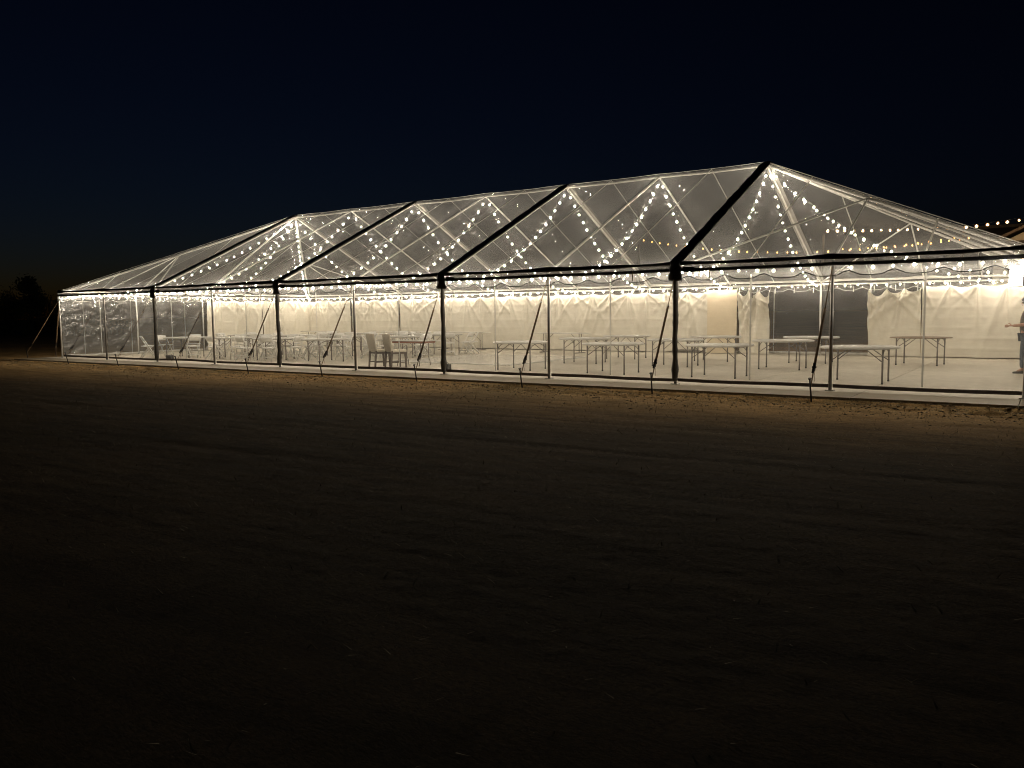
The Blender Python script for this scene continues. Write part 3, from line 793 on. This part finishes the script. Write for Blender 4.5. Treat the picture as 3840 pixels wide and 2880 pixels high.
# ------------------------------------------------------------------ white resin folding chairs (front = -y)
def chair_proto():
    t = thing('folding_chair', 'x', 'chair')
    w2 = .205
    for sx in (-1, 1):
        x = sx*w2
        b = MB(); p0 = Vector((x, -.24, 0)); p1 = Vector((x, .20, .80)); d = (p1-p0).normalized()
        b.tube([p0, p0.lerp(p1, .45), p1+Vector((0, .015, 0))], [.019, .020, .017], 6, True, .7); b.build('back_upright', M['resin'], t)
        x = sx*(w2-.035)
        b = MB(); b.tube([(x, .25, 0), (x, -.10, .41), (x, -.16, .45)], [.018, .019, .017], 6, True, .7); b.build('rear_leg', M['resin'], t)
    b = MB(); b.box((0, 0, .440), (.375, .385, .026), Matrix.Rotation(R(-2), 3, 'X')); st = b.build('seat', M['resin'], t)
    P = []
    for i in range(9):
        u = -1+2*i/8; row = []
        for j in range(9):
            v = -1+2*j/8; row.append((u*.165, v*.17, .455+.020*(1-u**4)*(1-v**4)-v*.006))
        P.append(row)
    MB().grid(P).build('seat_pad', M['pad'], st)
    P = []
    for i in range(9):
        u = -1+2*i/8; c = .018*(1-u*u)
        P.append([(u*w2*.97, .115+c, .640), (u*w2*.97, .150+c, .70), (u*w2*.97, .185+c, .765), (u*w2*.97, .196+c, .800+.012*(1-u*u))])
    o = MB().grid(P).build('backrest', M['resin'], t); so = o.modifiers.new('t', 'SOLIDIFY'); so.thickness = .022
    MB().tube([(-w2, -.165, .135), (w2, -.165, .135)], .013, 6).build('stretcher', M['resin'], t)
    MB().tube([(-w2+.035, .145, .125), (w2-.035, .145, .125)], .012, 6).build('stretcher', M['resin'], t)
    return t
cp = chair_proto(); first = [True]
TN = {'L1': 'left table beside the linen chairs', 'T1': 'front-row table nearest the left corner', 'T2': 'second front-row table from the left', 'T3': 'third front-row table from the left',
      'M1': 'leftmost middle-row table', 'M2': 'second middle-row table from the left', 'M3': 'third middle-row table from the left', 'M4': 'middle-row table nearest the dance floor',
      'N2': 'leftmost back-row table', 'N3': 'second back-row table from the left', 'N4': 'back-row table nearest the dance floor'}
used = {}
def chair(x, y, tk, turn=0):
    tx, ty = TPOS[tk]
    o = cp if first[0] else dup(cp); first[0] = False
    a = math.atan2(ty-y, tx-x)          # direction to the table
    o.location = (x, y, .001); o.rotation_euler = (0, 0, a+math.pi/2+R(turn))
    # side of the table as it looks from the camera
    dx, dy = x-tx, y-ty; vx, vy = 30.9-tx, -15.7-ty; n = math.hypot(vx, vy); vx /= n; vy /= n
    near = dx*vx+dy*vy; right = -dx*vy+dy*vx
    ang = math.degrees(math.atan2(right, near)) % 360
    nm = ['near', 'near right', 'right', 'far right', 'far', 'far left', 'left', 'near left'][int((ang+22.5)//45) % 8]
    key = (tk, nm); used[key] = used.get(key, 0)+1
    tag(o, f'white folding chair, {nm} side of the {TN[tk]}', 'chair', f'white folding chairs at the {TN[tk]}')
for x, y, t_, tn in [(3.27, 1.42, 'T1', 10), (2.92, 2.35, 'T1', 0), (5.15, 2.02, 'T1', 5), (4.35, 3.65, 'T1', 0), (3.2, 3.4, 'T1', 0), (4.95, 3.1, 'T1', 0),
                     (6.56, 1.86, 'T2', -14), (7.32, 2.25, 'T2', 12), (5.55, 3.75, 'T2', 0), (6.5, 4.05, 'T2', 0), (7.35, 3.55, 'T2', 0),
                     (8.46, 1.66, 'T3', 8), (9.38, 1.90, 'T3', -10), (9.78, 2.72, 'T3', 0), (9.3, 3.7, 'T3', 0), (8.2, 3.85, 'T3', 0), (7.66, 3.3, 'T3', 0)]:
    chair(x, y, t_, tn)
for tk, angs in dict(L1=(100, 160), M1=(-90, -20, 60, 140, 200), M2=(-100, -40, 20, 90, 170), M3=(-110, -50, 10, 80, 150, 215), M4=(-125, -70, 0, 70, 130),
                     N2=(-95, -30, 30, 170), N3=(-110, -50, 10, 120, 180), N4=(-42, -5, 32, -100, 130, 180)).items():
    for a in angs:
        a += random.uniform(-8, 8); r = 1.06+random.uniform(-.05, .12)
        x = TPOS[tk][0]+r*math.cos(R(a)); y = TPOS[tk][1]+r*math.sin(R(a))
        chair(x, y, tk, random.uniform(-12, 12))

# ------------------------------------------------------------------ two linen chairs with dark legs (front = +y)
def parsons(loc, rz, lab):
    t = thing('dining_chair', lab, 'chair', loc, R(rz), 'linen dining chairs')
    P = []
    for i in range(11):
        u = -1+2*i/10; row = []
        for j in range(9):
            v = j/8; row.append((u*(.225+.008*v), -.20-.085*v-.010*math.sin(v*3.1), .455+.50*v+.008*(1-u*u)*v))
        P.append(row)
    o = MB().grid(P).build('backrest', M['linen'], t); so = o.modifiers.new('t', 'SOLIDIFY'); so.thickness = .055; so.offset = 0
    bv = o.modifiers.new('b', 'BEVEL'); bv.width = .015; bv.segments = 2
    b = MB(); b.box((0, .02, .475), (.45, .44, .07)); o = b.build('seat_cushion', M['cushion'], t); bv = o.modifiers.new('b', 'BEVEL'); bv.width = .025; bv.segments = 3
    b = MB(); b.box((0, .02, .415), (.45, .43, .05)); b.build('seat_frame', M['darkwood'], t)
    for sx in (-1, 1):
        for y0, y1, q in ((-.215, -.20, .48), (.225, .21, .39)):
            b = MB(); r0 = .019; r1 = .026
            p, s_ = (sx*.205, y0-.02*(y0 < 0), 0), (sx*.20, y1, q)
            V = [(p[0]+a*r0, p[1]+c*r0, 0) for a, c in ((-1, -1), (1, -1), (1, 1), (-1, 1))] + [(s_[0]+a*r1, s_[1]+c*r1, q) for a, c in ((-1, -1), (1, -1), (1, 1), (-1, 1))]
            b.add(V, [(3, 2, 1, 0), (4, 5, 6, 7), (0, 1, 5, 4), (1, 2, 6, 5), (2, 3, 7, 6), (3, 0, 4, 7)]); b.build('leg', M['darkwood'], t)
        MB().box((sx*.204, 0, .155), (.022, .41, .028)).build('stretcher', M['darkwood'], t)
    MB().box((0, 0, .156), (.40, .022, .026)).build('stretcher', M['darkwood'], t)
    return t
parsons((14.86, 1.34, .001), -22, 'linen backed dining chair with dark legs, left of the pair')
parsons((15.42, 1.40, .001), -24, 'linen backed dining chair with dark legs, right of the pair')

# ------------------------------------------------------------------ glossy white dance floor
df = thing('dance_floor', 'glossy white dance floor between the two groups of tables', 'dance floor', (15.55, 5.75, 0))
b = MB(); b.box((0, 0, 0), (.910, .910, .020)); pm = b.mesh('floor_panel', M['dance'])
for i in range(5):
    for j in range(5): link('floor_panel', pm, df, ((i-2)*.914, (j-2)*.914, .016))
for sx in (-1, 1):
    MB().box((sx*2.32, 0, .011), (.07, 4.57, .014), Matrix.Rotation(R(sx*5), 3, 'Y')).build('edge_ramp', M['alu'], df)
    MB().box((0, sx*2.32, .011), (4.57, .07, .014), Matrix.Rotation(R(-sx*5), 3, 'X')).build('edge_ramp', M['alu'], df)

# small black uplight cases at the feet of two sleeved poles
def case(x, y, lab, rz):
    t = thing('uplight_case', lab, 'light case', (x, y, .001), R(rz), 'black cases by the poles')
    b = MB(); b.box((0, 0, .115), (.27, .12, .17)); o = b.build('body', M['boxblack'], t); bv = o.modifiers.new('b', 'BEVEL'); bv.width = .008; bv.segments = 2
    MB().tube([(-.10, 0, .015), (-.10, 0, .04)], .02, 6).build('foot', M['boxblack'], t); MB().tube([(.10, 0, .015), (.10, 0, .04)], .02, 6).build('foot', M['boxblack'], t)
    MB().tube([(-.10, 0, .20), (-.08, 0, .235), (.08, 0, .235), (.10, 0, .20)], .006, 6).build('handle', M['boxblack'], t)
case(17.75, .75, 'small black case on the pad right of the third black sleeved pole', -8)
case(5.95, .55, 'small black case on the pad right of the leftmost black sleeved pole', 4)

# ------------------------------------------------------------------ person near the right end (faces -x)
def skin_obj(name, mat, vs_, es, parent, sub=2):
    me = bpy.data.meshes.new(name); me.from_pydata([v[:3] for v in vs_], es, []); me.materials.append(M[mat])
    o = link(name, me, parent); md = o.modifiers.new('skin', 'SKIN')
    for i, v in enumerate(vs_):
        sv = me.skin_vertices[0].data[i]; r = v[3]; sv.radius = r if isinstance(r, tuple) else (r, r); sv.use_root = (i == 0)
    md.use_smooth_shade = True
    ss = o.modifiers.new('sub', 'SUBSURF'); ss.levels = sub; ss.render_levels = sub
    return o
def build_person():
    t = thing('person', 'person in dark cap, brown shirt and jeans standing at the right edge, hands held forward', 'person', (30.32, 6.0, .001))
    f = -1  # forward is -x
    V = [(0, 0, .93, (.15, .12)), (0, 0, 1.10, (.155, .125)), (0, 0, 1.28, (.165, .13)), (.01, 0, 1.40, (.13, .10)), (.0, 0, 1.475, .055), (-.015, 0, 1.54, .062), (-.03, 0, 1.60, (.088, .075)), (-.03, 0, 1.66, (.085, .072))]
    Ed = [(i, i+1) for i in range(7)]
    for sy in (-1, 1):
        k = len(V); V += [(.01, sy*.17, 1.385, .062), (.03, sy*.235, 1.13, .046), (-.20, sy*.15, 1.095, .036), (-.285, sy*.10, 1.09, .028)]; Ed += [(3, k), (k, k+1), (k+1, k+2), (k+2, k+3)]
        k = len(V); V += [(-.01, sy*.095, .86, .092), (-.03+.02*sy, sy*.11, .48, .060), (0+.05*sy, sy*.115, .10, .042), (-.12+.05*sy, sy*.12, .045, .036)]; Ed += [(0, k), (k, k+1), (k+1, k+2), (k+2, k+3)]
    skin_obj('body', 'skin', V, Ed, t)
    # hands: palm and five fingers each
    for sy in (-1, 1):
        hv = [(-.28, sy*.10, 1.09, (.026, .018)), (-.335, sy*.085, 1.088, (.034, .016)), (-.365, sy*.08, 1.085, (.034, .014))]; he = [(0, 1), (1, 2)]
        for q, (dz, ln) in enumerate(((.026, .065), (.009, .075), (-.008, .070), (-.024, .055))):
            k = len(hv); hv += [(-.375, sy*.078, 1.085+dz, .010), (-.375-ln*.5, sy*.070, 1.083+dz, .0095), (-.375-ln*.85, sy*.045, 1.078+dz, .008)]; he += [(2, k), (k, k+1), (k+1, k+2)]
        k = len(hv); hv += [(-.315, sy*.070, 1.118, .011), (-.345, sy*.050, 1.138, .010), (-.372, sy*.040, 1.142, .008)]; he += [(1, k), (k, k+1), (k+1, k+2)]
        skin_obj('hand', 'skin', hv, he, t, 1)
    # face
    hd = bpy.data.objects.new
    b = MB()
    b.lathe([(.002, 0), (.010, .010), (.013, .028), (.006, .05), (.002, .056)], 8, (-.118, 0, 1.565)); b.build('nose', M['skin'], t)
    for sy in (-1, 1):
        MB().lathe([(.001, -.009), (.008, -.005), (.009, 0), (.008, .005), (.001, .009)], 8, (-.108, sy*.030, 1.615)).build('eye', M['shoe'], t)
        MB().lathe([(.004, -.03), (.012, -.012), (.014, .012), (.006, .03)], 8, (-.02, sy*.078, 1.60)).build('ear', M['skin'], t)
    MB().tube([(-.108, -.022, 1.545), (-.113, 0, 1.543), (-.108, .022, 1.545)], .005, 6).build('mouth', M['redwood'], t)
    MB().lathe([(.085, 0), (.090, .02), (.080, .05), (.05, .07), (.002, .078)], 16, (-.02, 0, 1.585)).build('hair', M['hair'], t)
    c = MB(); c.lathe([(.094, 0), (.097, .03), (.088, .07), (.055, .095), (.002, .104)], 18, (-.025, 0, 1.645))
    P = []
    for i in range(9):
        a = math.pi-R(62)+R(124)*i/8; P.append([(-.025+.092*math.cos(a), .092*math.sin(a), 1.655), (-.025+.155*math.cos(a)-.012, .120*math.sin(a), 1.640)])
    c.grid(P); c.build('cap', M['cap'], t)
    # shirt, jeans, shoes
    V = [(0, 0, .86, (.178, .142)), (-.01, 0, 1.02, (.19, .152)), (-.01, 0, 1.18, (.188, .15)), (0, 0, 1.32, (.18, .142)), (.01, 0, 1.425, (.115, .10))]; Ed = [(i, i+1) for i in range(4)]
    for sy in (-1, 1):
        k = len(V); V += [(.012, sy*.18, 1.38, .082), (.024, sy*.222, 1.22, .072)]; Ed += [(3, k), (k, k+1)]
    skin_obj('shirt', 'shirt', V, Ed, t)
    V = [(0, 0, .93, (.160, .130))]; Ed = []
    for sy in (-1, 1):
        k = len(V); V += [(-.01, sy*.095, .84, .108), (-.03+.02*sy, sy*.11, .48, .082), (0+.05*sy, sy*.115, .12, .066)]; Ed += [(0, k), (k, k+1), (k+1, k+2)]
    skin_obj('jeans', 'jeans', V, Ed, t)
    for sy in (-1, 1):
        skin_obj('shoe', 'shoe', [(.06+.05*sy, sy*.118, .045, (.042, .04)), (-.02+.05*sy, sy*.12, .045, (.044, .042)), (-.12+.05*sy, sy*.122, .034, (.042, .030)), (-.20+.05*sy, sy*.124, .028, (.034, .024))], [(0, 1), (1, 2), (2, 3)], t)
build_person()

# ------------------------------------------------------------------ house behind on the right, with its amber patio strings
def build_house():
    t = thing('house', 'pale stucco house with brown roof behind the right end of the tent', 'house', (36, 25, -.1))
    o = lambda x, y, z: (x-36, y-25, z+.1)
    b = MB(); b.box(o(36.4, 27, 1.95), (15.6, 8, 4.1)); b.build('wall', M['stucco'], t)
    # main roof, ridge along x
    def slab(P, th, nm, mat):
        q = MB().grid(P, False).build(nm, M[mat], t); so = q.modifiers.new('t', 'SOLIDIFY'); so.thickness = th; return q
    slab([[o(27.6, 22.2, 4.05), o(27.6, 27, 5.08)], [o(45, 22.2, 4.05), o(45, 27, 5.08)]], .14, 'roof', 'shingle')
    slab([[o(27.6, 31.8, 4.05), o(27.6, 27, 5.08)], [o(45, 31.8, 4.05), o(45, 27, 5.08)]], .14, 'roof', 'shingle')
    MB().box(o(36.3, 22.15, 3.98), (17.4, .05, .22)).build('fascia', M['fascia'], t)
    # gabled porch towards the tent
    V = [o(29.0, 21.2, 4.05), o(37, 21.2, 4.05), o(33, 21.2, 6.0)]; V2 = [(v[0], v[1]+2.0, v[2]) for v in V]
    MB().add(V+V2, [(0, 1, 2), (5, 4, 3), (0, 3, 4, 1), (1, 4, 5, 2), (2, 5, 3, 0)]).build('gable', M['stucco'], t)
    MB().box(o(33, 21.15, 3.95), (8.4, .16, .22)).build('gable_fascia', M['fascia'], t)
    for sx in (-1, 1):
        slab([[o(33+sx*4.4, 20.9, 3.98), o(33, 20.9, 6.16)], [o(33+sx*4.4, 24.5, 3.98), o(33, 24.5, 6.16)]], .1, 'porch_roof', 'shingle')
    for x in (29.3, 36.7): MB().box(o(x, 21.4, 1.92), (.2, .2, 3.84)).build('porch_post', M['fascia'], t)
    for x in (30.8, 34.6):
        wv = MB(); wv.box(o(x, 22.97, 1.7), (1.3, .06, 1.2)); wn = wv.build('window', M['fascia'], t); MB().box(o(x, 22.93, 1.7), (1.12, .03, 1.02)).build('pane', M['glass'], wn)
    dr = MB(); dr.box(o(32.7, 22.96, 1.05), (.95, .07, 2.1)); d_ = dr.build('door', M['fascia'], t); MB().tube([o(33.05, 22.9, 1.0), o(33.05, 22.86, 1.0)], .03, 8).build('handle', M['alu'], d_)
build_house()
ag = 'amber patio strings behind the tent'
string(drape((22.6, 20, 4.86), (27.9, 20, 4.66), .04, 20)+drape((27.9, 20, 4.66), (36, 20, 5.5), .05, 20)[1:], 'amber bulb string rising past the house roof behind the right end', .33, BW, ag, .018)
string(drape((14.2, 20, 5.0), (27.6, 20, 4.3), .60, 40), 'amber bulb string sagging behind the back roof slope', .42, BA, ag, .018)
string(drape((23.0, 21, 4.15), (28.0, 21, 4.35), .12, 20), 'short lower amber bulb string behind the right hip', .33, BA, ag, .018)
for x, y, lab in ((14.2, 20.0, 'wooden post holding the left end of the amber string'), (22.6, 20.05, 'wooden post holding the middle of the amber strings'), (27.75, 20.05, 'wooden post holding amber strings beside the house')):
    p = thing('light_post', lab, 'post', (x, y, -.15), 0, 'posts of the amber strings'); b = MB(); b.tube([(0, 0, 0), (0, 0, 4.75)], .05, 8); b.build('shaft', M['darkwood'], p)
    MB().lathe([(.055, 4.75), (.06, 4.77), (.03, 4.82), (.001, 4.83)], 8).build('cap', M['fascia'], p)

# ------------------------------------------------------------------ dark trees at the left
def tree(loc, h, rad, lab, seed, n=1500, shape='round'):
    rn = random.Random(seed)
    t = thing('tree', lab, 'tree', loc, 0, 'dark trees at the left edge')
    b = MB(); b.tube([(0, 0, -.2), (.1, 0, h*.3), (0, .1, h*.6), (.05, 0, h*.9)], [h*.035, h*.028, h*.018, .02], 8)
    for k in range(9):
        a = rn.uniform(0, 6.28); z = h*rn.uniform(.25, .75); r = rad*rn.uniform(.5, .9)
        b.tube([(0, 0, z), (r*.5*math.cos(a), r*.5*math.sin(a), z+h*.06), (r*math.cos(a), r*math.sin(a), z+h*.15)], [h*.014, h*.009, .015], 5)
    b.build('trunk', M['bark'], t)
    c = MB(); cl = []
    for k in range(26):
        z = rn.uniform(.12, 1)
        rr = rad*(1-z)**.75*1.25 if shape == 'cone' else rad*math.sin(math.pi*(z*.85+.12))**.7
        a = rn.uniform(0, 6.28); q = rn.uniform(.2, 1)
        cl.append((rr*q*math.cos(a), rr*q*math.sin(a), z*h, rad*rn.uniform(.18, .36)))
    for k in range(n):
        x, y, z, r = rn.choice(cl)
        p = Vector((rn.gauss(x, r*.6), rn.gauss(y, r*.6), rn.gauss(z, r*.5)))
        s_ = rn.uniform(.12, .30)*h/9; ax = Vector((rn.gauss(0, 1), rn.gauss(0, 1), rn.gauss(0, 1))).normalized(); bx = ax.orthogonal().normalized()
        c.add([p-ax*s_, p+bx*s_*.5, p+ax*s_, p-bx*s_*.5], [(0, 1, 2, 3)])
    c.build('crown', M['leaf'], t)
TR = [(-48.8, 22, 5.3, 1.7, 'tall dark pointed tree left of the tent', 'cone'), (-52.0, 21.5, 3.7, 2.0, 'low dark tree left of the tall pointed one', 'round'), (-55.0, 22.5, 3.5, 2.2, 'low dark round tree at the very left edge', 'round'),
      (-46.4, 21.5, 3.7, 1.8, 'low dark tree just right of the tall pointed one', 'round'), (-43.6, 22.5, 2.9, 1.9, 'low dark tree touching the left corner of the tent', 'round'), (-40.5, 24, 2.8, 2.0, 'low dark tree seen through the clear left end wall', 'round')]
for i, (x, y, h, r, lab, sh) in enumerate(TR): tree((x, y, -.15), h, r*1.25, lab, 50+i, 3200, sh)

# ------------------------------------------------------------------ clods and dead grass
def build_litter():
    rn = np.random.RandomState(5)
    n = 34000
    x = rn.uniform(-6, 33, n); y = -1.16-np.where(rn.rand(n) < .6, rn.exponential(.42, n), rn.exponential(2.2, n)); y = np.where(y < -13, rn.uniform(-10, -1.3, n), y)
    m_ = 4000; x = np.concatenate([x, rn.uniform(8, 36, m_)]); y = np.concatenate([y, rn.uniform(-14, -2.5, m_)]); n += m_
    z = ground_z(x, y)
    b = MB()
    for i in range(n):
        a = rn.uniform(0, 6.28); l_ = rn.uniform(.02, .075); d = Vector((math.cos(a), math.sin(a)*.6, rn.uniform(.05, .75))).normalized()*l_
        s_ = Vector((-math.sin(a), math.cos(a), 0))*.0042; p = Vector((x[i], y[i], z[i]-.002))
        b.add([p-s_, p+s_, p+d], [(0, 1, 2)])
    tag(b.build('dead_grass', M['straw']), 'sparse dead grass stubble on the bare earth', 'grass', kind='stuff')
    n = 4200; b = MB()
    x = rn.uniform(-6, 33, n); y = -1.17-rn.exponential(.5, n)
    z = ground_z(x, y)
    for i in range(n):
        r = rn.uniform(.006, .030)*(1.7 if rn.rand() < .10 else 1); V = []
        for v in ((1, 0, 0), (-1, 0, 0), (0, 1, 0), (0, -1, 0), (0, 0, .8), (0, 0, -.6)): V.append((x[i]+v[0]*r*rn.uniform(.6, 1.5), y[i]+v[1]*r*rn.uniform(.6, 1.3), z[i]+v[2]*r*rn.uniform(.5, 1.1)))
        b.add(V, [(0, 2, 4), (2, 1, 4), (1, 3, 4), (3, 0, 4), (2, 0, 5), (1, 2, 5), (3, 1, 5), (0, 3, 5)], True)
    tag(b.build('soil_clods', M['clod']), 'loose soil clods scattered along the edge of the pad', 'soil', kind='stuff')
build_litter()
